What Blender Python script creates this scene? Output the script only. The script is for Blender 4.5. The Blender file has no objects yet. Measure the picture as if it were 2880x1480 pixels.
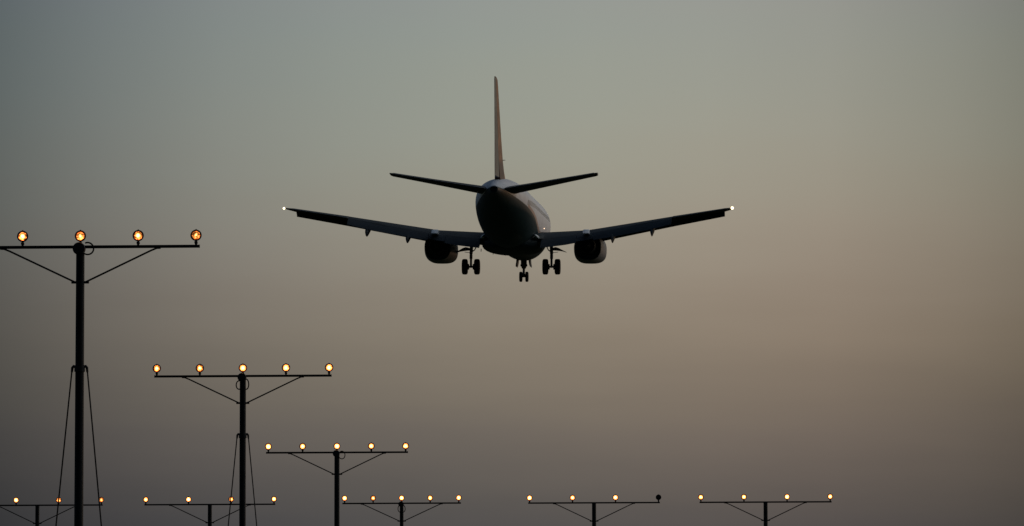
import bpy, bmesh, math, random
from mathutils import Vector, Matrix

random.seed(7)
R = math.radians
scene = bpy.context.scene
col = scene.collection

# ------------------------------------------------------------------ camera
cam_data = bpy.data.cameras.new('camera')
cam = bpy.data.objects.new('camera', cam_data)
col.objects.link(cam)
CX, CAM_Z = 11.145, 1.65
fwd = Vector((-0.03962, 0.99440, 0.09802)).normalized()
rgt = Vector((0.99919, 0.04005, -0.00238))
rgt = (rgt - fwd * rgt.dot(fwd)).normalized()
upv = rgt.cross(fwd)
m = Matrix((rgt, upv, -fwd)).transposed().to_4x4()
m.translation = (CX, 0, CAM_Z)
cam.matrix_world = m
cam_data.lens = 174.84
cam_data.sensor_width = 36
cam_data.clip_start = 0.5
cam_data.clip_end = 60000
scene.camera = cam

# ------------------------------------------------------------------ world: dusk sky
SUN_AZ, SUN_EL = 42.0, 1.8          # degrees clockwise from the runway direction (+Y)
world = bpy.data.worlds.new('World')
scene.world = world
world.use_nodes = True
nt = world.node_tree
nt.nodes.clear()


def N(t, kind, **kw):
    n = t.nodes.new(kind)
    for k, v in kw.items():
        setattr(n, k, v)
    return n


def math_node(t, op, a, b=None, clamp=False):
    n = N(t, 'ShaderNodeMath', operation=op)
    n.use_clamp = clamp
    for i, v in enumerate((a, b)):
        if v is None:
            continue
        if isinstance(v, (int, float)):
            n.inputs[i].default_value = v
        else:
            t.links.new(v, n.inputs[i])
    return n.outputs[0]


def ramp(t, fac, stops):
    n = N(t, 'ShaderNodeValToRGB')
    el = n.color_ramp.elements
    while len(el) > 1:
        el.remove(el[-1])
    for i, (p, c) in enumerate(stops):
        e = el[0] if i == 0 else el.new(p)
        e.position = p
        e.color = (*c, 1)
    t.links.new(fac, n.inputs[0])
    return n.outputs[0]


tc = N(nt, 'ShaderNodeTexCoord')
sep = N(nt, 'ShaderNodeSeparateXYZ')
nt.links.new(tc.outputs['Generated'], sep.inputs[0])
el_deg = math_node(nt, 'MULTIPLY', math_node(nt, 'ARCSINE', sep.outputs[2]), 57.29578)
az_deg = math_node(nt, 'MULTIPLY', math_node(nt, 'ARCTAN2', sep.outputs[0], sep.outputs[1]), 57.29578)
# faint, wide haze layers so that the sky is not a mathematically clean gradient
mp = N(nt, 'ShaderNodeMapping')
mp.inputs['Scale'].default_value = (9, 9, 60)
nt.links.new(tc.outputs['Generated'], mp.inputs[0])
nz = N(nt, 'ShaderNodeTexNoise')
nz.inputs['Scale'].default_value = 1.6
nz.inputs['Detail'].default_value = 4
nt.links.new(mp.outputs[0], nz.inputs['Vector'])
el_w = math_node(nt, 'ADD', el_deg, math_node(nt, 'MULTIPLY', math_node(nt, 'SUBTRACT', nz.outputs[0], 0.5), 0.5))
el_pos = math_node(nt, 'MULTIPLY', math_node(nt, 'ADD', el_w, 10), 0.01, clamp=True)
az_pos = math_node(nt, 'MULTIPLY', math_node(nt, 'ADD', az_deg, 180), 1 / 360, clamp=True)
EL = [(-10, (.004, .004, .004)), (0, (.030, .029, .028)), (2.4, (.0797, .0760, .0760)), (3.0, (.1130, .1005, .0900)),
      (3.6, (.1540, .132, .1120)), (4.2, (.2000, .1690, .1320)), (4.8, (.2460, .2080, .1600)),
      (5.4, (.2840, .2460, .1940)), (6.0, (.3090, .2810, .2250)), (6.6, (.3186, .3095, .2510)),
      (7.2, (.3166, .3230, .2710)), (7.8, (.3069, .325, .2810)), (8.4, (.2964, .3195, .2880)),
      (9.0, (.2928, .3089, .2940)), (14, (.26, .295, .31)), (30, (.20, .24, .29)), (90, (.085, .12, .17))]
AZ = [(-180, (.018, .034, .062)), (-130, (.03, .05, .09)), (-90, (.34, .42, .52)), (-30, (.34, .41, .50)), (-12, (.27, .31, .38)),
      (-8.6, (.319, .362, .42)), (-7.6, (.478, .516, .582)), (-6.6, (.628, .66, .723)), (-5.6, (.755, .782, .832)),
      (-4.6, (.853, .875, .908)), (-3.6, (.927, .943, .96)), (-2.6, (.985, .989, .993)), (-1.6, (1.028, 1.017, 1.011)),
      (-0.6, (1.055, 1.024, 1.013)), (0.4, (1.056, 1.006, .992)), (1.4, (1.013, .954, .937)), (2.4, (.911, .86, .838)),
      (3.4, (.744, .72, .69)), (4.4, (.58, .56, .53)), (9, (.58, .55, .52)), (22, (1.6, 1.38, 1.15)),
      (42, (3.2, 2.7, 2.15)), (65, (3.6, 3.15, 2.65)), (88, (2.2, 2.05, 1.95)), (108, (.5, .5, .55)), (125, (.06, .08, .12)), (179.9, (.018, .034, .062))]
c_el = ramp(nt, el_pos, [((e + 10) / 100, c) for e, c in EL])
c_az = ramp(nt, az_pos, [((a + 180) / 360, tuple(v / 4 for v in c)) for a, c in AZ])
mul = N(nt, 'ShaderNodeMix', data_type='RGBA', blend_type='MULTIPLY')
mul.inputs['Factor'].default_value = 1
nt.links.new(c_el, mul.inputs['A'])
nt.links.new(c_az, mul.inputs['B'])
sc1 = N(nt, 'ShaderNodeVectorMath', operation='SCALE')
nt.links.new(mul.outputs['Result'], sc1.inputs[0])
sc1.inputs['Scale'].default_value = 40.0          # x4 for the quartered azimuth ramp, x10 for the 0.1 background strength
sky = N(nt, 'ShaderNodeTexSky', sky_type='NISHITA')
sky.sun_disc = False
sky.sun_elevation = R(SUN_EL)
sky.sun_rotation = R(SUN_AZ)
sky.air_density, sky.dust_density, sky.ozone_density = 1.0, 3.0, 2.0
sc2 = N(nt, 'ShaderNodeVectorMath', operation='SCALE')
nt.links.new(sky.outputs[0], sc2.inputs[0])
sc2.inputs['Scale'].default_value = 0.02
addn = N(nt, 'ShaderNodeVectorMath', operation='ADD')
nt.links.new(sc1.outputs[0], addn.inputs[0])
nt.links.new(sc2.outputs[0], addn.inputs[1])
bg = N(nt, 'ShaderNodeBackground')
bg.inputs['Strength'].default_value = 0.1
nt.links.new(addn.outputs[0], bg.inputs['Color'])
wo = N(nt, 'ShaderNodeOutputWorld')
nt.links.new(bg.outputs[0], wo.inputs[0])

# ------------------------------------------------------------------ sun (just above the horizon, off to the right)
sun_data = bpy.data.lights.new('sun', 'SUN')
sun_data.energy = 0.16
sun_data.angle = R(0.8)
sun_data.color = (1.0, 0.60, 0.36)
sun = bpy.data.objects.new('sun', sun_data)
col.objects.link(sun)
sd = Vector((math.sin(R(SUN_AZ)) * math.cos(R(SUN_EL)), math.cos(R(SUN_AZ)) * math.cos(R(SUN_EL)), math.sin(R(SUN_EL))))
sun.rotation_euler = sd.to_track_quat('Z', 'Y').to_euler()

# ------------------------------------------------------------------ view
scene.view_settings.view_transform = 'Standard'
scene.view_settings.look = 'None'
scene.view_settings.exposure = 0
scene.view_settings.gamma = 1


# ------------------------------------------------------------------ materials
def material(name, color, rough=0.5, metal=0.0, vary=0.15, scale=6.0, spec=0.5):
    mt = bpy.data.materials.new(name)
    mt.use_nodes = True
    t = mt.node_tree
    b = t.nodes['Principled BSDF']
    b.inputs['Roughness'].default_value = rough
    b.inputs['Metallic'].default_value = metal
    b.inputs['Specular IOR Level'].default_value = spec
    co = N(t, 'ShaderNodeTexCoord')
    n = N(t, 'ShaderNodeTexNoise')
    n.inputs['Scale'].default_value = scale
    n.inputs['Detail'].default_value = 5
    t.links.new(co.outputs['Object'], n.inputs['Vector'])
    c = ramp(t, n.outputs[0], [(0.3, tuple(v * (1 - vary) for v in color)), (0.7, tuple(min(1, v * (1 + vary)) for v in color))])
    t.links.new(c, b.inputs['Base Color'])
    return mt


M = {}
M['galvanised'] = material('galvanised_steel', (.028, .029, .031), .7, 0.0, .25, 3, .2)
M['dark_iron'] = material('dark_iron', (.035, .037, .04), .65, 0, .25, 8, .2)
M['cable'] = material('black_rubber_cable', (.02, .02, .02), .7, 0, .1, 10, .2)
M['grass'] = material('dark_grass', (.035, .045, .02), .95, 0, .4, .35, .1)
M['concrete'] = material('concrete', (.25, .245, .235), .9, 0, .15, 4, .2)
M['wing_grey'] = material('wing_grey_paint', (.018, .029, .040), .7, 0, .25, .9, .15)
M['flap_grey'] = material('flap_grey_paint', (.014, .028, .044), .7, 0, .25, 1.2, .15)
M['pale_metal'] = material('pale_bare_metal', (.80, .82, .86), .45, 0, .12, 2)
M['nacelle'] = material('nacelle_paint', (.15, .16, .18), .6, 0, .15, 1.5, .2)
M['nozzle'] = material('burnt_nozzle_metal', (.025, .024, .023), .8, 0, .3, 4, .2)
M['gear_metal'] = material('gear_metal', (.10, .10, .10), .55, .2, .2, 5)
M['tyre'] = material('tyre_rubber', (.02, .02, .02), .85, 0, .2, 9, .2)
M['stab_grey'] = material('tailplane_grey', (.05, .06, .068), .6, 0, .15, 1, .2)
M['fin_paint'] = material('fin_rust_orange_paint', (.29, .12, .055), .6, 0, .5, 1.6, .3)
M['rudder_paint'] = material('rudder_grey_paint', (.13, .135, .125), .65, 0, .2, 1.0)


def fuselage_material():
    mt = bpy.data.materials.new('fuselage_livery')
    mt.use_nodes = True
    t = mt.node_tree
    b = t.nodes['Principled BSDF']
    b.inputs['Roughness'].default_value = .55
    b.inputs['Specular IOR Level'].default_value = .25
    co = N(t, 'ShaderNodeTexCoord')
    s = N(t, 'ShaderNodeSeparateXYZ')
    t.links.new(co.outputs['Object'], s.inputs[0])
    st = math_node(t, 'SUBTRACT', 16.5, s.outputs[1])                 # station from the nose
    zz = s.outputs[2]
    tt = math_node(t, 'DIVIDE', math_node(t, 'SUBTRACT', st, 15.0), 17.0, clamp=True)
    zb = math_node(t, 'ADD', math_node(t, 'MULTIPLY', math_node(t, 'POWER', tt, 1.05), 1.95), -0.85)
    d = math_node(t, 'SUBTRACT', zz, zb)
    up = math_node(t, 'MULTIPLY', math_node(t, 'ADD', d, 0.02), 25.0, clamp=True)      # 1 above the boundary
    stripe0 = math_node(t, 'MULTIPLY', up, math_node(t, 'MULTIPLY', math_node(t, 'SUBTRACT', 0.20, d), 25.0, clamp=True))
    stripe = math_node(t, 'MULTIPLY', math_node(t, 'MULTIPLY', stripe0, math_node(t, 'LESS_THAN', st, 25.0)), .7)
    n = N(t, 'ShaderNodeTexNoise')
    n.inputs['Scale'].default_value = 1.3
    n.inputs['Detail'].default_value = 5
    t.links.new(co.outputs['Object'], n.inputs['Vector'])
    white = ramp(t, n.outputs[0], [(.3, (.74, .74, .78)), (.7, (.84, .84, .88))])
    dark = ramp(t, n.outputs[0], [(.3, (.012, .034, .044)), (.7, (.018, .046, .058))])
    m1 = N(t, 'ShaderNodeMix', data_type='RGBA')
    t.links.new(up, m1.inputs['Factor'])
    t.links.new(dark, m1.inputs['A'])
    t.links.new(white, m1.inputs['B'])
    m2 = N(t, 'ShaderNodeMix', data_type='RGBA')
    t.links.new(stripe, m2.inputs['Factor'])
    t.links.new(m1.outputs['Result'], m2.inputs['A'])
    m2.inputs['B'].default_value = (.42, .17, .07, 1)
    # row of cabin windows (pattern on the skin): pitch 0.508 m
    ph = math_node(t, 'SUBTRACT', math_node(t, 'FRACT', math_node(t, 'DIVIDE', st, .508)), .5)
    wx = math_node(t, 'POWER', math_node(t, 'ABSOLUTE', math_node(t, 'DIVIDE', ph, .24)), 3.0)
    wz = math_node(t, 'POWER', math_node(t, 'ABSOLUTE', math_node(t, 'DIVIDE', math_node(t, 'SUBTRACT', zz, .55), .17)), 3.0)
    inside = math_node(t, 'LESS_THAN', math_node(t, 'ADD', wx, wz), 1.0)
    rng = math_node(t, 'MULTIPLY', math_node(t, 'GREATER_THAN', st, 5.5), math_node(t, 'LESS_THAN', st, 25.5))
    win = math_node(t, 'MULTIPLY', inside, rng)
    m3 = N(t, 'ShaderNodeMix', data_type='RGBA')
    t.links.new(win, m3.inputs['Factor'])
    t.links.new(m2.outputs['Result'], m3.inputs['A'])
    m3.inputs['B'].default_value = (.02, .022, .025, 1)
    t.links.new(m3.outputs['Result'], b.inputs['Base Color'])
    return mt


M['fuselage'] = fuselage_material()


def fin_livery(mt):
    """dark blue brush marks of the livery low on the fin"""
    t = mt.node_tree
    b = t.nodes['Principled BSDF']
    old = b.inputs['Base Color'].links[0].from_socket
    co = N(t, 'ShaderNodeTexCoord')
    s = N(t, 'ShaderNodeSeparateXYZ')
    t.links.new(co.outputs['Object'], s.inputs[0])
    n = N(t, 'ShaderNodeTexNoise')
    n.inputs['Scale'].default_value = 1.1
    t.links.new(co.outputs['Object'], n.inputs['Vector'])
    k = math_node(t, 'MULTIPLY', math_node(t, 'SUBTRACT', math_node(t, 'ADD', 2.55, math_node(t, 'MULTIPLY', n.outputs[0], 1.3)), s.outputs[2]), 2.2, clamp=True)
    y0 = math_node(t, 'LESS_THAN', s.outputs[1], -10.6)
    mx = N(t, 'ShaderNodeMix', data_type='RGBA')
    t.links.new(math_node(t, 'MULTIPLY', math_node(t, 'MULTIPLY', k, y0), .8), mx.inputs['Factor'])
    t.links.new(old, mx.inputs['A'])
    mx.inputs['B'].default_value = (.03, .03, .04, 1)
    t.links.new(mx.outputs['Result'], b.inputs['Base Color'])


fin_livery(M['fin_paint'])


def emit_material(name, color, strength):
    mt = bpy.data.materials.new(name)
    mt.use_nodes = True
    t = mt.node_tree
    t.nodes.clear()
    e = N(t, 'ShaderNodeEmission')
    e.inputs[0].default_value = (*color, 1)
    e.inputs[1].default_value = strength
    o = N(t, 'ShaderNodeOutputMaterial')
    t.links.new(e.outputs[0], o.inputs[0])
    return mt


M['nav_light'] = emit_material('white_position_light', (1.0, .80, .50), 3.2)
M['inspection'] = emit_material('inspection_lamp', (1.0, .70, .48), 1.6)


def lens_material(name, peak, body, hub, twist, warm=0.0):
    """Glass of one lit lamp: hot filament, orange reflector, dark spokes of the lamp base."""
    mt = bpy.data.materials.new(name)
    mt.use_nodes = True
    t = mt.node_tree
    t.nodes.clear()
    co = N(t, 'ShaderNodeTexCoord')
    s = N(t, 'ShaderNodeSeparateXYZ')
    t.links.new(co.outputs['Object'], s.inputs[0])
    x = math_node(t, 'DIVIDE', s.outputs[0], .1)
    z = math_node(t, 'DIVIDE', s.outputs[2], .1)
    r2 = math_node(t, 'ADD', math_node(t, 'MULTIPLY', x, x),
                   math_node(t, 'POWER', math_node(t, 'ADD', z, .05 if twist == 0 else -.02), 2.0))
    core = math_node(t, 'EXPONENT', math_node(t, 'MULTIPLY', r2, -1.0 / (hub * hub)))
    ang = math_node(t, 'ARCTAN2', math_node(t, 'ABSOLUTE', x), z)         # 0 at the top, pi at the bottom
    # two dark spokes left and right of the filament, a dark arc above it
    spoke = math_node(t, 'EXPONENT', math_node(t, 'MULTIPLY', math_node(t, 'POWER', math_node(t, 'SUBTRACT', ang, 1.25 + twist), 2.0), -9.0))
    rr = math_node(t, 'SQRT', r2)
    arc = math_node(t, 'MULTIPLY', math_node(t, 'EXPONENT', math_node(t, 'MULTIPLY', math_node(t, 'POWER', math_node(t, 'SUBTRACT', rr, .48), 2.0), -60.0)),
                    math_node(t, 'MULTIPLY', math_node(t, 'SUBTRACT', 1.4, ang), 2.0, clamp=True))
    nn = N(t, 'ShaderNodeTexNoise')
    nn.noise_dimensions = '4D'
    nn.inputs['Scale'].default_value = 34
    nn.inputs['Detail'].default_value = 1
    oi = N(t, 'ShaderNodeObjectInfo')
    t.links.new(math_node(t, 'MULTIPLY', oi.outputs['Random'], 40), nn.inputs['W'])
    t.links.new(co.outputs['Object'], nn.inputs['Vector'])
    facet = math_node(t, 'MULTIPLY', math_node(t, 'POWER', math_node(t, 'MULTIPLY', math_node(t, 'SUBTRACT', nn.outputs[0], .25), 2.6, clamp=True), 2.0), 2.6)
    dark = math_node(t, 'SUBTRACT', 1.0, math_node(t, 'MULTIPLY', math_node(t, 'MAXIMUM', spoke, arc), .93))
    edge = math_node(t, 'SUBTRACT', 1.15, math_node(t, 'MULTIPLY', r2, .65))
    bod = math_node(t, 'MULTIPLY', math_node(t, 'MULTIPLY', math_node(t, 'MULTIPLY', facet, dark), edge), body)
    tot = math_node(t, 'ADD', math_node(t, 'MULTIPLY', core, peak), bod)
    e = N(t, 'ShaderNodeEmission')
    tint = ramp(t, rr, [(.0, (1.0, .40 + warm, .10 + warm)), (.40, (1.0, .34 + warm, .06 + warm * .6)), (.62, (1.0, .28 + warm * .8, .05 + warm * .3)), (.74, (1.0, .13, .015))])
    t.links.new(tint, e.inputs[0])
    t.links.new(tot, e.inputs[1])
    o = N(t, 'ShaderNodeOutputMaterial')
    t.links.new(e.outputs[0], o.inputs[0])
    return mt


LENS = {
    'amber': lens_material('lens_amber', 6, 1.6, .19, 0.0, .03),
    'amber_bright': lens_material('lens_amber_bright', 14, 1.8, .25, 0.05, .04),
    'orange': lens_material('lens_orange', 4, 1.25, .16, 0.1, .02),
    'hot_orange': lens_material('lens_hot_orange', 14, 1.5, .28, 0.15, .02),
    'yellow': lens_material('lens_yellow', 9, 2.2, .42, -.1, .06),
    'white': lens_material('lens_white', 11, 2.0, .52, 0.2, .09),
    'white_rim': lens_material('lens_white_rim', 10, 1.0, .45, 0.2, .08),
}
M['dead_lens'] = material('unlit_lamp_glass', (.03, .02, .02), .25, 0, .2, 20)


# ------------------------------------------------------------------ object helpers
def finish(bm, name, mat, parent=None, loc=None, sharp=40):
    me = bpy.data.meshes.new(name)
    bmesh.ops.recalc_face_normals(bm, faces=bm.faces)
    for f in bm.faces:
        f.smooth = True
    bm.to_mesh(me)
    bm.free()
    me.materials.append(mat)
    try:
        me.set_sharp_from_angle(angle=R(sharp))
    except Exception:
        pass
    o = bpy.data.objects.new(name, me)
    col.objects.link(o)
    if parent is not None:
        o.parent = parent
    if loc is not None:
        o.location = loc
    return o


def tag(o, label=None, cat=None, group=None, kind=None):
    for k, v in (('label', label), ('category', cat), ('group', group), ('kind', kind)):
        if v:
            o[k] = v
    return o


def rings(bm, rs, closed_ends=True):
    """Skin a list of equal-length closed loops of points."""
    vs = [[bm.verts.new(p) for p in r] for r in rs]
    n = len(vs[0])
    for a, b in zip(vs, vs[1:]):
        for i in range(n):
            j = (i + 1) % n
            try:
                bm.faces.new((a[i], a[j], b[j], b[i]))
            except ValueError:
                pass
    if closed_ends:
        for r in (vs[0], vs[-1]):
            try:
                bm.faces.new(r)
            except ValueError:
                pass
    return vs


def tube(bm, pts, rad, n=10, caps=True):
    """Round bar through points; rad a number or one per point."""
    pts = [Vector(p) for p in pts]
    if isinstance(rad, (int, float)):
        rad = [rad] * len(pts)
    out = []
    ref = None
    for i, p in enumerate(pts):
        d = (pts[min(i + 1, len(pts) - 1)] - pts[max(i - 1, 0)]).normalized()
        if ref is None:
            ref = Vector((0, 0, 1)) if abs(d.z) < .9 else Vector((0, 1, 0))
        a = d.cross(ref).normalized()
        b = a.cross(d).normalized()
        ref = b
        out.append([p + a * rad[i] * math.cos(2 * math.pi * k / n) + b * rad[i] * math.sin(2 * math.pi * k / n) for k in range(n)])
    rings(bm, out, caps)


def lathe(bm, prof, axis, origin, n=24):
    """prof: list of (distance along axis, radius)."""
    ax = Vector(axis).normalized()
    ref = Vector((0, 0, 1)) if abs(ax.z) < .9 else Vector((1, 0, 0))
    a = ax.cross(ref).normalized()
    b = ax.cross(a)
    o = Vector(origin)
    rings(bm, [[o + ax * d + (a * math.cos(2 * math.pi * k / n) + b * math.sin(2 * math.pi * k / n)) * max(r, .0004) for k in range(n)] for d, r in prof])


def box(bm, c, s, rot=None, bev=0.0):
    r = bmesh.ops.create_cube(bm, size=1)
    mx = Matrix.Translation(c) @ (rot.to_4x4() if rot else Matrix.Identity(4)) @ Matrix.Diagonal((*s, 1))
    bmesh.ops.transform(bm, matrix=mx, verts=r['verts'])
    if bev:
        ed = list({e for v in r['verts'] for e in v.link_edges})
        bmesh.ops.bevel(bm, geom=ed, offset=bev, segments=2, affect='EDGES', profile=.5)


# ------------------------------------------------------------------ ground
bm = bmesh.new()
G = 30000
gx = [-G, -3000, -600, -200, -80, -30, 0, 30, 80, 200, 600, 3000, G]
gy = [-G, -3000, -400, -50, 0, 40, 80, 120, 160, 200, 260, 400, 900, 3000, G]
vv = [[bm.verts.new((x, y, 0)) for x in gx] for y in gy]
for j in range(len(gy) - 1):
    for i in range(len(gx) - 1):
        bm.faces.new((vv[j][i], vv[j][i + 1], vv[j + 1][i + 1], vv[j + 1][i]))
tag(finish(bm, 'ground', M['grass']), kind='structure')

# ------------------------------------------------------------------ approach-light masts
LAMP_Z = CAM_Z + 9.149          # height of the lamp centres
GROUP = 'approach light masts along the runway line'


def make_lamp(parent, x, z, dz, lens, aim_x=0.0, lit=True):
    """One lamp of a light bar: holder, dark bowl with a raised rim, glass facing the camera side (-Y)."""
    bm = bmesh.new()
    ax = (aim_x, -1, .045)
    # bowl from its back to the rim
    prof = [(-.125, .012), (-.122, .030), (-.10, .052), (-.06, .082), (-.02, .096), (.0, .099), (.012, .1015), (.020, .0985), (.020, .0765), (.004, .074)]
    lathe(bm, prof, ax, (x, 0, z), 28)
    box(bm, (x, -.004, z + .104), (.022, .022, .014), bev=.003)      # clip at the top of the rim
    lamp = finish(bm, 'lamp', M['dark_iron'], parent)
    # glass, slightly domed, own origin so that its pattern is centred on it
    bm = bmesh.new()
    axv = Vector(ax).normalized()
    lathe(bm, [(.006, .0735), (.012, .066), (.017, .048), (.019, .024), (.0195, .0)], ax, (0, 0, 0), 24)
    g = finish(bm, 'lens', LENS[lens] if lit else M['dead_lens'], lamp, (x, 0, z))
    # holder: knuckle and stem down to the bar
    bm = bmesh.new()
    zb = z - dz
    tube(bm, [(x, 0, zb + .02), (x, 0, z - .092)], [.022, .016], 10)
    lathe(bm, [(-.030, .008), (-.026, .026), (0, .032), (.026, .026), (.030, .008)], (1, 0, .2), (x, -.004, zb + .066), 12)
    finish(bm, 'lamp_holder', M['dark_iron'], lamp)
    return lamp


def make_mast(name_label, X, Y, lamps, dz, arm, brace_x, brace_dz, pole_r, rod_dz=None, hub=False, loop=None, lamp_z=LAMP_Z):
    """lamps: list of (x offset, lens key or None for an unlit one)."""
    base = bpy.data.objects.new('approach_light_mast', None)
    col.objects.link(base)
    base.location = (X, Y, 0)
    tag(base, name_label, 'light mast', GROUP)
    zb = lamp_z - dz
    # pole
    bm = bmesh.new()
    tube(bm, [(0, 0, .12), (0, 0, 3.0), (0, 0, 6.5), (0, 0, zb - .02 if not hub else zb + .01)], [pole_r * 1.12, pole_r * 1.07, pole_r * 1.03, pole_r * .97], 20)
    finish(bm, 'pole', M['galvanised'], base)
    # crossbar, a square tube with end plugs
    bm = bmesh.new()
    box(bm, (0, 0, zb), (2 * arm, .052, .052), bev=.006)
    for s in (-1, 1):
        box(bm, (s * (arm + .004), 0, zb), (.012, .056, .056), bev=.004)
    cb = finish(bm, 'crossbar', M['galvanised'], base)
    for s in (-1, 1):
        bm = bmesh.new()
        tube(bm, [(s * (pole_r + .02), 0, zb - brace_dz), (s * (brace_x - .10), 0, zb - .070), (s * brace_x, 0, zb - .03), (s * (brace_x + .07), 0, zb - .027)], .0165, 8)
        # bracket welded to the pole
        box(bm, (s * (pole_r + .03), 0, zb - brace_dz - .006), (.10, .03, .045), Matrix.Rotation(s * .35, 3, 'Y') if False else None, bev=.008)
        finish(bm, 'brace', M['galvanised'], base)
    # lamps
    for x, lens in lamps:
        make_lamp(base, x, lamp_z, dz, lens or 'white', lit=lens is not None)
    # round junction box at the mast head
    if hub:
        bm = bmesh.new()
        hr = hub
        lathe(bm, [(-.10, hr * .35), (-.095, hr * .85), (-.06, hr), (.03, hr), (.055, hr * .93), (.062, hr * .6), (.064, .01)], (0, -1, 0), (-.018, -.05, zb - .035), 28)
        finish(bm, 'junction_box', M['dark_iron'], base)
        bm = bmesh.new()
        tube(bm, [(0, 0, zb + .06), (0, 0, zb + .01)], [.03, .06], 12)
        finish(bm, 'mast_cap', M['dark_iron'], base)
    if loop:
        for (cx_, cz_, rx_, rz_, a0, a1) in loop:
            bm = bmesh.new()
            pts = []
            for k in range(25):
                a = R(a0 + (a1 - a0) * k / 24)
                pts.append((cx_ + rx_ * math.cos(a), -.06 - .02 * math.sin(a * 1.3), zb + cz_ + rz_ * math.sin(a)))
            tube(bm, pts, .0145, 8)
            finish(bm, 'cable', M['cable'], base)
    if rod_dz:
        zc = zb - rod_dz
        bm = bmesh.new()
        tube(bm, [(0, 0, zc - .05), (0, 0, zc + .05)], pole_r * 1.22, 20)
        for s in (-1, 1):
            tube(bm, [(s * pole_r, 0, zc + .035), (s * (pole_r + .03), 0, zc + .045), (s * (pole_r + .052), 0, zc + .02), (s * (pole_r + .06), 0, zc - .06)], [.03, .028, .025, .02], 8)
        finish(bm, 'collar', M['dark_iron'], base)
        for s in (-1, 1):
            bm = bmesh.new()
            top = (s * (pole_r + .058), 0, zc - .02)
            bot = (s * (pole_r + .058 + .0965 * (zc - .14)), 0, .12)
            tube(bm, [top, tuple(.5 * (a + b) for a, b in zip(top, bot)), bot], .0135, 8)
            finish(bm, 'stay_rod', M['galvanised'], base)
    # footing
    bm = bmesh.new()
    lathe(bm, [(-.3, .42), (.08, .42), (.12, .38), (.121, .0)], (0, 0, 1), (0, 0, 0), 20)
    finish(bm, 'footing', M['concrete'], base)
    return base


S5, S4 = 1.03, 1.547
ROW = [87.45, 117.93, 148.41, 178.89]


def five(keys):
    return [(S5 * (i - 2), k) for i, k in enumerate(keys)]


def four(keys):
    return [(S4 * (i - 1.5), k) for i, k in enumerate(keys)]


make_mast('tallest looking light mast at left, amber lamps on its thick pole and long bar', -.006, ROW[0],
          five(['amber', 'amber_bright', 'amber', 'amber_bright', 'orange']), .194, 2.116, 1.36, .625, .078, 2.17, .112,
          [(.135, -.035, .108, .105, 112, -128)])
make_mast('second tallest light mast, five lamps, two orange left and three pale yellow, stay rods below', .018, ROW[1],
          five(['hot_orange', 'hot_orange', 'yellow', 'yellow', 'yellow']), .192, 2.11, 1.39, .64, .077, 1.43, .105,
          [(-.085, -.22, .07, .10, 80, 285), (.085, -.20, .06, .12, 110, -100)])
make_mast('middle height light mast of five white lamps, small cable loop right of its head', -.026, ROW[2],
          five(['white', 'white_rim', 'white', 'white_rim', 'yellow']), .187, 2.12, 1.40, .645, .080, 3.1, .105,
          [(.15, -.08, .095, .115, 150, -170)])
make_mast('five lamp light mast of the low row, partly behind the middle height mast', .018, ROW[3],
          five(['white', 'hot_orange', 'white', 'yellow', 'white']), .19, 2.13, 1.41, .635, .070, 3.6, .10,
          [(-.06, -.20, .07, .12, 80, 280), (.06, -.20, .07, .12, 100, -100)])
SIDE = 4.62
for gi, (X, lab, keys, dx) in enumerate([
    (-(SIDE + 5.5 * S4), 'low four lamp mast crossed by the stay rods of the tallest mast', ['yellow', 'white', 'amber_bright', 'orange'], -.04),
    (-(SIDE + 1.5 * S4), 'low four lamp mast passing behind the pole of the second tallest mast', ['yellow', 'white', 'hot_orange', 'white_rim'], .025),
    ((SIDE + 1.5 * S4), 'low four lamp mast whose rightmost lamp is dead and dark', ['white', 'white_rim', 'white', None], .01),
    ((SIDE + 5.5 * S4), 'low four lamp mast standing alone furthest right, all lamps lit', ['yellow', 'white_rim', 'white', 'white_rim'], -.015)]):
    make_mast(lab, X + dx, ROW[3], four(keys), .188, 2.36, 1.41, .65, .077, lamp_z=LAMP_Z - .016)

# ------------------------------------------------------------------ aircraft
# plane axes: x right, y forward (y = 16.5 - station from the nose), z up
jet = bpy.data.objects.new('passenger_jet', None)
col.objects.link(jet)
yaw, pit, rol = 0.02869, 0.0485, 0.00905
fw = Vector((math.sin(yaw) * math.cos(pit), math.cos(yaw) * math.cos(pit), math.sin(pit)))
rt0 = Vector((math.cos(yaw), -math.sin(yaw), 0))
up0 = rt0.cross(fw)
rt = rt0 * math.cos(rol) - up0 * math.sin(rol)
up = rt0 * math.sin(rol) + up0 * math.cos(rol)
jm = Matrix((rt, fw, up)).transposed().to_4x4()
jm.translation = (-1.651, 320.255, 36.083)
jet.matrix_world = jm
tag(jet, 'twin engine passenger jet seen from behind, wheels and flaps down, landing in a dusk sky', 'airplane')


def P(s, x, z):
    return Vector((x, 16.5 - s, z))


def interp(tab, s):
    for (a, *va), (b, *vb) in zip(tab, tab[1:]):
        if s <= b:
            k = (s - a) / (b - a)
            k = max(0, min(1, k))
            return [p + (q - p) * k for p, q in zip(va, vb)]
    return list(tab[-1][1:])


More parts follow.
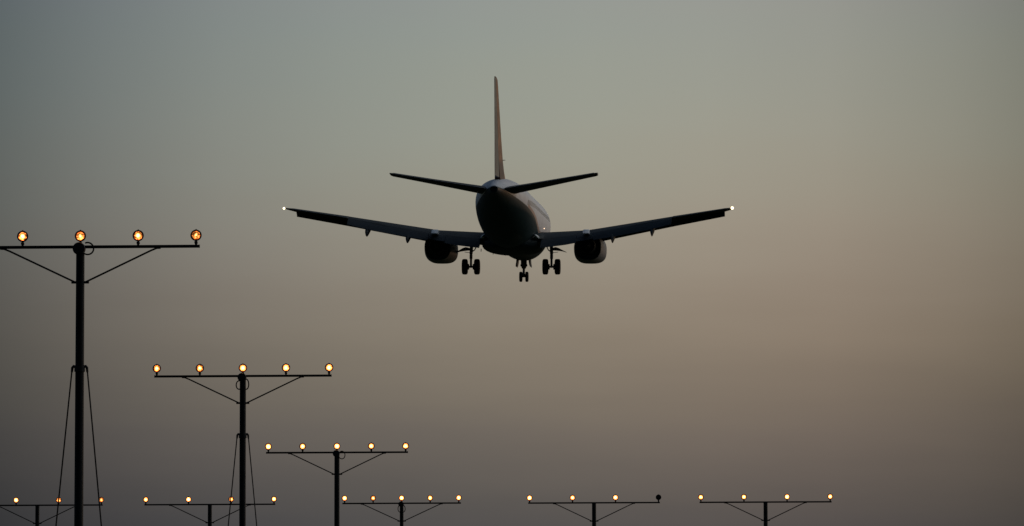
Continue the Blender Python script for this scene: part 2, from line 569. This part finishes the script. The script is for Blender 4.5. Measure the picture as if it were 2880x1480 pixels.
FUS = [(0.0, .03, -.52, -.60), (.15, .32, -.25, -.88), (.5, .62, .05, -1.15), (1.0, .92, .40, -1.42), (1.6, 1.17, .75, -1.63),
       (2.2, 1.37, 1.22, -1.80), (3.0, 1.60, 1.62, -2.0), (4.0, 1.78, 1.86, -2.09), (5.2, 1.87, 1.97, -2.11), (6.5, 1.88, 2.0, -2.06),
       (12, 1.88, 2.0, -2.0), (19, 1.88, 2.0, -2.0), (20.5, 1.88, 2.0, -1.95), (22, 1.86, 2.0, -1.72), (23.5, 1.80, 2.0, -1.38),
       (25, 1.69, 2.0, -1.0), (26.5, 1.50, 1.97, -.60), (28, 1.22, 1.84, -.24), (29.5, .88, 1.70, .13), (30.6, .62, 1.54, .38),
       (31.4, .44, 1.38, .55), (31.9, .33, 1.26, .65), (32.18, .24, 1.16, .73)]


def section(s, n=56):
    w, t, b = interp(FUS, s)
    zc = .54 * t + .46 * b + .08 * (t - b) / 4
    pts = []
    for k in range(n):
        a = 2 * math.pi * k / n
        sx, sz = math.sin(a), math.cos(a)
        h = (t - zc) if sz > 0 else (zc - b)
        # slightly fuller lower lobe
        e = .97 if sz < 0 else 1.0
        pts.append(P(s, w * math.copysign(abs(sx) ** e, sx), zc + h * math.copysign(abs(sz) ** e, sz)))
    return pts


bm = bmesh.new()
st = []
s = 0.0
while s < 32.18:
    st.append(s)
    s += .12 if s < 1 else (.35 if s < 6 else .7)
st.append(32.18)
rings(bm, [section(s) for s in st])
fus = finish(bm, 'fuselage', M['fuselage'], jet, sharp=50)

# auxiliary power unit exhaust at the very end
bm = bmesh.new()
lathe(bm, [(0, .16), (.10, .15), (.10, .12), (-.10, .11)], (0, -1, .05), P(32.16, 0, .94), 16)
finish(bm, 'exhaust_pipe', M['nozzle'], fus)

# belly fairing between the wings
bm = bmesh.new()
rs = []
for k in range(25):
    u = k / 24
    s = 9.6 + u * 9.8
    f = math.sin(math.pi * min(1, max(0, u))) ** .55 if 0 < u < 1 else 0.0
    hw = .5 + 1.52 * f
    zb_ = -1.88 - .34 * f
    zt = -1.2 + .35 * f
    pts = []
    for j in range(32):
        a = 2 * math.pi * j / 32
        ca, sa = math.sin(a), math.cos(a)
        px = hw * math.copysign(abs(ca) ** .78, ca)
        pz = (zt + zb_) / 2 + (zt - zb_) / 2 * math.copysign(abs(sa) ** .78, sa)
        pts.append(P(s, px, pz))
    rs.append(pts)
rings(bm, rs)
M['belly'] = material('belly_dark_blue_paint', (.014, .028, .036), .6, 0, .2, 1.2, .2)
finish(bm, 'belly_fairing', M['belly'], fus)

# pale fillets where the wing's upper skin meets the body at its rear
for sg in (-1, 1):
    bm = bmesh.new()
    rs = []
    for s_, h, w_ in ((16.4, .03, .05), (17.0, .10, .12), (17.6, .14, .15), (18.0, .12, .12), (18.35, .02, .02)):
        rs.append([P(s_, sg * (1.74 + w_ * a), -1.20 + h * c) for a, c in ((-1, 1.1), (0, .8), (1, -.2), (.9, -.9), (-.6, -1))])
    rings(bm, rs)
    finish(bm, 'wing_root_fillet', M['pale_metal'], fus, sharp=60)

# blade aerials under and above the cabin
for (s, x, z, h, d) in [(14.6, -1.30, -2.02, .20, -1), (10.4, -.80, -1.86, .22, -1), (9.0, 0, 1.98, .32, 1), (17.6, -1.86, -2.02, .16, -1)]:
    bm = bmesh.new()
    rs = []
    for kz, ch, sh in ((-.15, .34, 0), (.6, .26, .1), (1.0, .16, .18)):
        zz = z + d * h * kz
        rs.append([P(s + sh + ch * q, x + tx * .022, zz) for q, tx in ((0, 0), (.3, 1), (.7, .7), (1, 0), (.7, -.7), (.3, -1))])
    rings(bm, rs)
    finish(bm, 'antenna', M['gear_metal'], fus)
# wing inspection lamp on the right cabin side
bm = bmesh.new()
lathe(bm, [(-.02, .015), (0, .042), (.03, .035), (.05, .012), (.052, .001)], (1, -.25, 0), P(11.9, 1.84, -.36), 14)
finish(bm, 'inspection_light', M['inspection'], fus)


# ---- airfoils
def foil(n=13, t=.12, camber=.015):
    """closed loop (chord 0..1, z) starting at the trailing edge over the top."""
    def th(c):
        return 5 * t * (.2969 * math.sqrt(c) - .126 * c - .3516 * c * c + .2843 * c ** 3 - .1036 * c ** 4)
    xs = [.5 * (1 - math.cos(math.pi * i / n)) for i in range(n + 1)]
    upper = [(c, camber * 4 * c * (1 - c) + th(c)) for c in reversed(xs)]
    lower = [(c, camber * 4 * c * (1 - c) - th(c)) for c in xs[1:]]
    return upper + lower[:-1] + [(1.0, -.0015)]


def wing_ring(x, le, te, z, t, inc=0.0, camber=.015, cut=1.0):
    ch = te - le
    pts = []
    for c, h in foil(13, t, camber):
        cc = c * cut
        k = h if cut == 1.0 else h
        pts.append(P(le + ch * cc, x, z + ch * k - ch * (cc - .4) * inc))
    return pts


def lerp_tab(tab, x):
    return interp(tab, x)


# spanwise stations: LE, full-chord TE, chord-plane z, thickness
WNG = [(0.9, 10.70, 17.9, -1.30, .135), (1.88, 11.35, 17.75, -1.22, .135), (4.83, 12.95, 17.10, -.92, .125),
       (10.5, 15.90, 18.60, -.03, .11), (13.9, 17.68, 19.48, .46, .105), (14.45, 17.97, 19.62, .54, .10)]


def wing_at(y):
    return lerp_tab(WNG, y)


def build_wing(sg):
    bm = bmesh.new()
    rs = []
    ys = [.9, 1.88, 2.1, 3, 4, 4.83, 6, 7.5, 9, 10.48, 10.52, 11.5, 12.7, 13.9, 14.3, 14.42]
    for y in ys:
        le, te, z, t = wing_at(y)
        inc = .035 - .045 * (y / 14.45)
        cut = .80 if 2.05 < y < 10.5 else 1.0
        if y > 14:
            k = (y - 14.0) / .45
            le += .35 * k * k
            t *= 1 - .6 * k
        rs.append(wing_ring(sg * y, le, te, z, t, inc, .015, cut))
    rings(bm, rs)
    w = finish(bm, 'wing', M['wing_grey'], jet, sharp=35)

    # trailing-edge flaps, lowered: two inboard of / behind the engine, outboard run
    def flap(y0, y1, name, tel, dleft=.62, th=.15, back=.35):
        b = bmesh.new()
        rr = []
        n = 7
        for k in range(n + 1):
            y = y0 + (y1 - y0) * k / n
            le, te, z, t = wing_at(y)
            ch = te - le
            inc = .035 - .045 * (y / 14.45)
            zt = lerp_tab([(a, v) for a, v in tel], y)[0]
            p0 = (le + ch * .775, z - ch * .375 * inc - ch * .012)
            p1 = (te + back, zt)
            L = math.hypot(p1[0] - p0[0], p1[1] - p0[1])
            dx, dz = (p1[0] - p0[0]) / L, (p1[1] - p0[1]) / L
            pts = []
            for c, h in foil(9, th, .05):
                pts.append(P(p0[0] + dx * c * L - dz * 0 + dz * h * L * -1 * -1, sg * y, p0[1] + dz * c * L + dx * h * L))
            rr.append(pts)
        rings(b, rr)
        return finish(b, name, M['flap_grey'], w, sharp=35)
    TEL = [(1.9, -1.97), (3.5, -1.76), (4.3, -1.60), (5.6, -1.39), (6.6, -1.25), (9.2, -.78), (10.5, -.47)]
    flap(1.97, 4.25, 'flap', TEL)
    flap(5.35, 10.45, 'flap', TEL)
    flap(4.27, 5.33, 'thrust_gate_flap', [(a, v + .10) for a, v in TEL], back=.2)
    # fore flap vane lines: a thin second element just ahead of the main one
    for y0, y1 in ((2.0, 4.2), (5.4, 10.4)):
        b = bmesh.new()
        rr = []
        for k in range(7):
            y = y0 + (y1 - y0) * k / 6
            le, te, z, t = wing_at(y)
            ch = te - le
            zt = lerp_tab(TEL, y)[0]
            p0 = (le + ch * .80, z - ch * .006)
            p1 = (le + ch * .92, z - ch * .02 + (zt - z) * .28)
            dx, dz = p1[0] - p0[0], p1[1] - p0[1]
            rr.append([P(p0[0] + dx * c, sg * y, p0[1] + dz * c + h * .9) for c, h in ((1, .0), (.6, .05), (.2, .055), (0, .0), (.3, -.02), (.7, -.015))])
        rings(b, rr)
        finish(b, 'flap_vane', M['wing_grey'], w, sharp=35)
    # leading-edge slats, drooped
    for y0, y1 in ((5.7, 8.318), (8.32, 11.018), (11.02, 13.86)):
        b = bmesh.new()
        rr = []
        for k in range(5):
            y = y0 + (y1 - y0) * k / 4
            le, te, z, t = wing_at(y)
            ch = te - le
            z0 = z - .02 * ch
            drop = .30 + .012 * (14 - y)
            rr.append([P(le + a, sg * y, z0 + c) for a, c in ((.34, .10), (.12, .085), (-.10, .0), (-.26, -drop * .55), (-.28, -drop), (-.20, -drop - .02), (-.06, -drop * .6), (.12, -.10))])
        rings(b, rr)
        finish(b, 'slat', M['wing_grey'], w, sharp=45)
    # aileron
    b = bmesh.new()
    rr = []
    for y in (10.56, 11.6, 12.7, 13.84):
        le, te, z, t = wing_at(y)
        ch = te - le
        rr.append([P(le + ch * a, sg * y, z + h) for a, h in ((1.012, .0), (.76, .065), (.755, -.045), (1.012, -.022))])
    rings(b, rr)
    finish(b, 'aileron', M['wing_grey'], w)
    # flap track fairings, their tails drooped with the flaps
    for y, zt in ((6.63, -1.64), (9.2, -1.255)):
        le, te, z, t = wing_at(y)
        b = bmesh.new()
        rr = []
        prof = [(te - 2.9, z - .22, .03, .02), (te - 2.4, z - .30, .10, .14), (te - 1.6, z - .34, .155, .24), (te - .8, (z + zt) / 2 - .02, .165, .30),
                (te - .1, zt + .36, .15, .33), (te + .5, zt + .21, .10, .22), (te + .95, zt + .06, .02, .04)]
        for (s_, zc, hw, hh) in prof:
            rr.append([P(s_, sg * y + hw * a, zc + hh * c) for a, c in ((0, .9), (.75, .8), (1, .25), (.72, -.35), (.28, -.85), (0, -1), (-.28, -.85), (-.72, -.35), (-1, .25), (-.75, .8))])
        rings(b, rr)
        finish(b, 'flap_track_fairing', M['wing_grey'], w, sharp=60)
    # white position light at the rear of the tip
    b = bmesh.new()
    q = .78 if sg < 0 else 1.0
    lathe(b, [(-.12 * q, .01), (-.09 * q, .07 * q), (0, .10 * q), (.08 * q, .075 * q), (.12 * q, .01)], (sg * .25, -1, 0), P(19.45, sg * 14.43 - .05, .525), 14)
    finish(b, 'position_light', M['nav_light'], w)
    return w


for sg in (-1, 1):
    build_wing(sg)


# ---- engines
def nacelle_ring(s, cx, cz, hw, ht, hb, flat):
    pts = []
    for k in range(40):
        a = 2 * math.pi * k / 40
        sx, sz = math.sin(a), math.cos(a)
        e = 1.0 if sz > 0 else 1.0 - flat
        x = hw * math.copysign(abs(sx) ** (e if sz < 0 else 1), sx)
        z = (ht if sz > 0 else hb) * math.copysign(abs(sz) ** e, sz)
        pts.append(P(s, cx + x, cz + z))
    return pts


for sg in (-1, 1):
    cx_, cz_ = sg * 4.90, -1.69
    bm = bmesh.new()
    rs = [nacelle_ring(a[0] + 2.1, a[1], a[2], a[3] * .965, *a[4:]) for a in [
        (10.2, cx_, cz_, .80, .78, .74, .10), (8.9, cx_, cz_, .80, .80, .76, .22), (8.55, cx_, cz_, .86, .86, .80, .30), (8.5, cx_, cz_, .93, .92, .86, .34),
        (8.62, cx_, cz_, 1.0, .98, .91, .36), (9.2, cx_, cz_, 1.075, 1.05, .96, .36), (10.2, cx_, cz_, 1.09, 1.07, .965, .34),
        (11.2, cx_, cz_, 1.05, 1.03, .955, .30), (12.2, cx_, cz_ + .01, .97, .97, .95, .26), (13.0, cx_, cz_ + .02, .89, .90, .93, .22), (13.02, cx_, cz_ + .02, .86, .87, .90, .22),
        (12.3, cx_, cz_ + .02, .84, .84, .86, .1)]]
    rings(bm, rs)
    eng = finish(bm, 'engine_nacelle', M['nacelle'], jet, sharp=45)
    bm = bmesh.new()
    lathe(bm, [(-1.6, .80), (-.5, .66), (.6, .56), (1.15, .47), (1.15, .43), (.3, .40)], (0, -1, -.03), P(14.5, cx_, cz_ + .05), 32)
    finish(bm, 'core_nozzle', M['nozzle'], eng)
    bm = bmesh.new()
    lathe(bm, [(.2, .40), (.9, .30), (1.3, .17), (1.55, .04), (1.58, .001)], (0, -1, -.03), P(14.5, cx_, cz_ + .05), 24)
    finish(bm, 'exhaust_cone', M['nozzle'], eng)
    bm = bmesh.new()
    lathe(bm, [(0, .82), (.02, .80), (.05, .28), (.30, .16), (.42, .02)], (0, 1, 0), P(11.7, cx_, cz_), 32)
    finish(bm, 'fan', M['nozzle'], eng)
    # pylon
    bm = bmesh.new()
    rs = []
    for s_, zt, zb_, hw in [(10.9, -.78, -1.0, .05), (11.8, -.66, -1.1, .20), (12.8, -.62, -1.2, .24), (13.8, -.70, -1.3, .23), (15.0, -.95, -1.25, .18), (16.6, -1.05, -1.15, .03)]:
        rs.append([P(s_, cx_ + hw * a, zb_ + (zt - zb_) * c) for a, c in ((-1, 0), (-1, .8), (-.6, 1), (.6, 1), (1, .8), (1, 0))])
    rings(bm, rs)
    finish(bm, 'pylon', M['nacelle'], eng)
    # pale block added at the trailing edge between inboard and outboard flaps
    bm = bmesh.new()
    rs = []
    for s_, zt, zl, hw in [(15.6, -.86, -.95, .05), (16.2, -.74, -1.0, .18), (16.9, -.70, -1.0, .21), (17.25, -.74, -1.02, .21), (17.75, -.98, -1.03, .20)]:
        rs.append([P(s_, sg * 4.90 + hw * a, zl + (zt - zl) * c) for a, c in ((-1, 0), (-1, .85), (-.8, 1), (.8, 1), (1, .85), (1, 0))])
    rings(bm, rs)
    finish(bm, 'flap_end_block', M['pale_metal'], eng)

# ---- tail
for sg in (-1, 1):
    bm = bmesh.new()
    rs = []
    for y in (.25, .9, 2.0, 4.0, 5.6, 6.28, 6.40):
        k = (y - .9) / 5.5
        le, te = 27.75 + 3.60 * k, 31.15 + 1.95 * k
        z = 1.10 + .775 * k
        t = .15 - .035 * k
        if y > 6.3:
            le += .12
            t *= .85
        cut = .72
        rs.append(wing_ring(sg * y, le, te, z, t, .0, -.004, 1.0))
    rings(bm, rs)
    stb = finish(bm, 'horizontal_stabilizer', M['stab_grey'], jet, sharp=35)
    bm = bmesh.new()
    rs = []
    for y in (1.15, 3.0, 5.0, 6.2):
        k = (y - .9) / 5.5
        le, te = 27.75 + 3.60 * k, 31.15 + 1.95 * k
        z = 1.10 + .775 * k
        ch = te - le
        rs.append([P(le + ch * a, sg * y, z + h * (1.2 - .5 * k)) for a, h in ((1.01, -.03), (.72, .115), (.715, -.12), (1.01, -.055))])
    rings(bm, rs)
    finish(bm, 'elevator', M['stab_grey'], stb)

FIN = [(1.55, 25.4, 31.25), (8.08, 30.15, 32.25)]


def fin_ring(z, lo, hi, t, extra=0.0):
    k = (z - 1.55) / (8.08 - 1.55)
    le, te = 25.4 + (30.15 - 25.4) * k - extra, 31.25 + 1.0 * k
    ch = te - le
    out = []
    for c, h in foil(13, t, 0):
        out.append((le + ch * (lo + (hi - lo) * c), h * ch, z))
    return out


def fin_half(z, t, a, b, extra=0.0):
    """outline of the part of the fin section between chord fractions a and b"""
    k = (z - 1.55) / (8.08 - 1.55)
    le, te = 25.4 + 4.75 * k - extra, 31.25 + 1.0 * k
    ch = te - le

    def th(c):
        return 5 * t * (.2969 * math.sqrt(max(c, 0)) - .126 * c - .3516 * c * c + .2843 * c ** 3 - .1036 * c ** 4) + .004 / ch
    cs = [a + (b - a) * .5 * (1 - math.cos(math.pi * i / 10)) for i in range(11)]
    right = [P(le + ch * c, ch * th(c), z) for c in cs]
    left = [P(le + ch * c, -ch * th(c), z) for c in reversed(cs)]
    return right + left


bm = bmesh.new()
rings(bm, [fin_half(z, t, 0.0, .70, e) for z, t, e in ((1.55, .08, 1.9), (1.9, .08, 1.2), (2.4, .082, .45), (3.0, .082, .1), (4.5, .077, 0), (6.2, .075, 0), (7.5, .074, 0), (7.85, .07, -.06), (7.97, .03, -.25))])
fin = finish(bm, 'fin', M['fin_paint'], jet, sharp=35)
bm = bmesh.new()
rings(bm, [fin_half(z, t, .703, 1.0, 0) for z, t in ((1.85, .08), (2.4, .082), (3.0, .082), (4.5, .077), (6.2, .075), (7.5, .074), (7.78, .08), (7.89, .05))])
finish(bm, 'rudder', M['rudder_paint'], fin, sharp=35)
bm = bmesh.new()
tube(bm, [P(26.6, .05, 3.10), P(26.55, .30, 3.12)], [.03, .015], 8)
finish(bm, 'probe', M['gear_metal'], fin)


# ---- landing gear
def wheel(parent, s, x, z, r, w):
    bm = bmesh.new()
    h = w / 2
    lathe(bm, [(-h * .55, .0), (-h * .55, r * .45), (-h * .80, r * .50), (-h, r * .62), (-h, r * .82), (-h * .82, r * .955), (-h * .45, r),
               (h * .45, r), (h * .82, r * .955), (h, r * .82), (h, r * .62), (h * .80, r * .50), (h * .55, r * .45), (h * .55, .0)], (1, 0, 0), P(s, x, z), 32)
    t = finish(bm, 'wheel', M['tyre'], parent)
    return t


for sg in (-1, 1):
    x0 = sg * 2.615
    bm = bmesh.new()
    tube(bm, [P(16.2, x0 * .985, -1.35), P(16.42, x0, -2.25), P(16.45, x0, -2.26)], [.115, .105, .10], 14)
    tube(bm, [P(16.44, x0, -2.2), P(16.5, x0, -3.10)], [.075, .072], 14)
    tube(bm, [P(16.44, x0, -2.32), P(16.46, x0, -2.58)], [.098, .098], 14)
    tube(bm, [P(16.5, x0 - .40, -3.10), P(16.5, x0 + .40, -3.10)], [.07, .07], 12)
    for e in (-1, 1):
        lathe(bm, [(0, .17), (.05, .20), (.10, .12)], (e, 0, 0), P(16.5, x0 + e * .12, -3.10), 16)    # brake stacks
    # torque links
    tube(bm, [P(16.55, x0, -2.45), P(16.9, x0, -2.75), P(16.6, x0, -3.02)], [.035, .04, .035], 8)
    gear = finish(bm, 'main_landing_gear', M['gear_metal'], jet)
    for e in (-1, 1):
        wheel(gear, 16.5, x0 + e * .395, -3.10, .508, .36)
    bm = bmesh.new()
    tube(bm, [P(16.35, x0 - sg * .04, -2.12), P(16.3, x0 - sg * .22, -2.0), P(16.2, x0 - sg * .36, -1.70)], [.045, .035, .04], 8)
    finish(bm, 'side_brace', M['gear_metal'], gear)
    # leg door: slim blade swung outboard
    bm = bmesh.new()
    rs = []
    for x, zc, hh, s0, s1 in ((.06, -1.97, .075, 15.9, 16.8), (.30, -1.95, .105, 15.7, 17.0), (.50, -1.99, .08, 15.7, 17.0), (.72, -2.06, .03, 15.8, 16.9), (.95, -2.15, .012, 16.0, 16.7)):
        rs.append([P(s0, x0 + sg * x, zc + hh * .6), P(s1, x0 + sg * x, zc + hh), P(s1, x0 + sg * x, zc - hh), P(s0, x0 + sg * x, zc - hh * .6)])
    rings(bm, rs)
    finish(bm, 'gear_door', M['wing_grey'], gear)
    bm = bmesh.new()
    tube(bm, [P(16.4, x0 + sg * .05, -2.18), P(16.4, x0 + sg * .42, -2.14)], .018, 8)
    finish(bm, 'door_link', M['gear_metal'], gear)

bm = bmesh.new()
tube(bm, [P(4.2, 0, -1.6), P(4.1, 0, -2.45), P(4.08, 0, -2.62)], [.21, .20, .13], 16)
tube(bm, [P(4.1, 0, -2.5), P(4.05, 0, -3.16)], [.085, .075], 14)
tube(bm, [P(4.05, -.24, -3.16), P(4.05, .24, -3.16)], [.05, .05], 12)
tube(bm, [P(4.25, 0, -2.7), P(4.45, 0, -2.95), P(4.1, 0, -3.12)], [.07, .075, .07], 10)
box(bm, P(4.1, 0, -2.40), (.46, .2, .14), bev=.02)
box(bm, P(4.1, 0, -3.05), (.26, .16, .12), bev=.02)
nose = finish(bm, 'nose_landing_gear', M['gear_metal'], jet)
for e in (-1, 1):
    wheel(nose, 4.05, e * .205, -3.17, .345, .20)
    bm = bmesh.new()
    rs = []
    for zc, dx, hw in ((-1.9, 0, .045), (-2.2, .02, .04), (-2.42, .06, .035), (-2.52, .08, .012)):
        rs.append([P(3.4, e * (.40 + dx) - hw, zc), P(5.0, e * (.40 + dx) - hw, zc), P(5.0, e * (.40 + dx) + hw, zc), P(3.4, e * (.40 + dx) + hw, zc)])
    rings(bm, rs)
    finish(bm, 'gear_door', M['gear_metal'] if e < 0 else M['wing_grey'], nose)
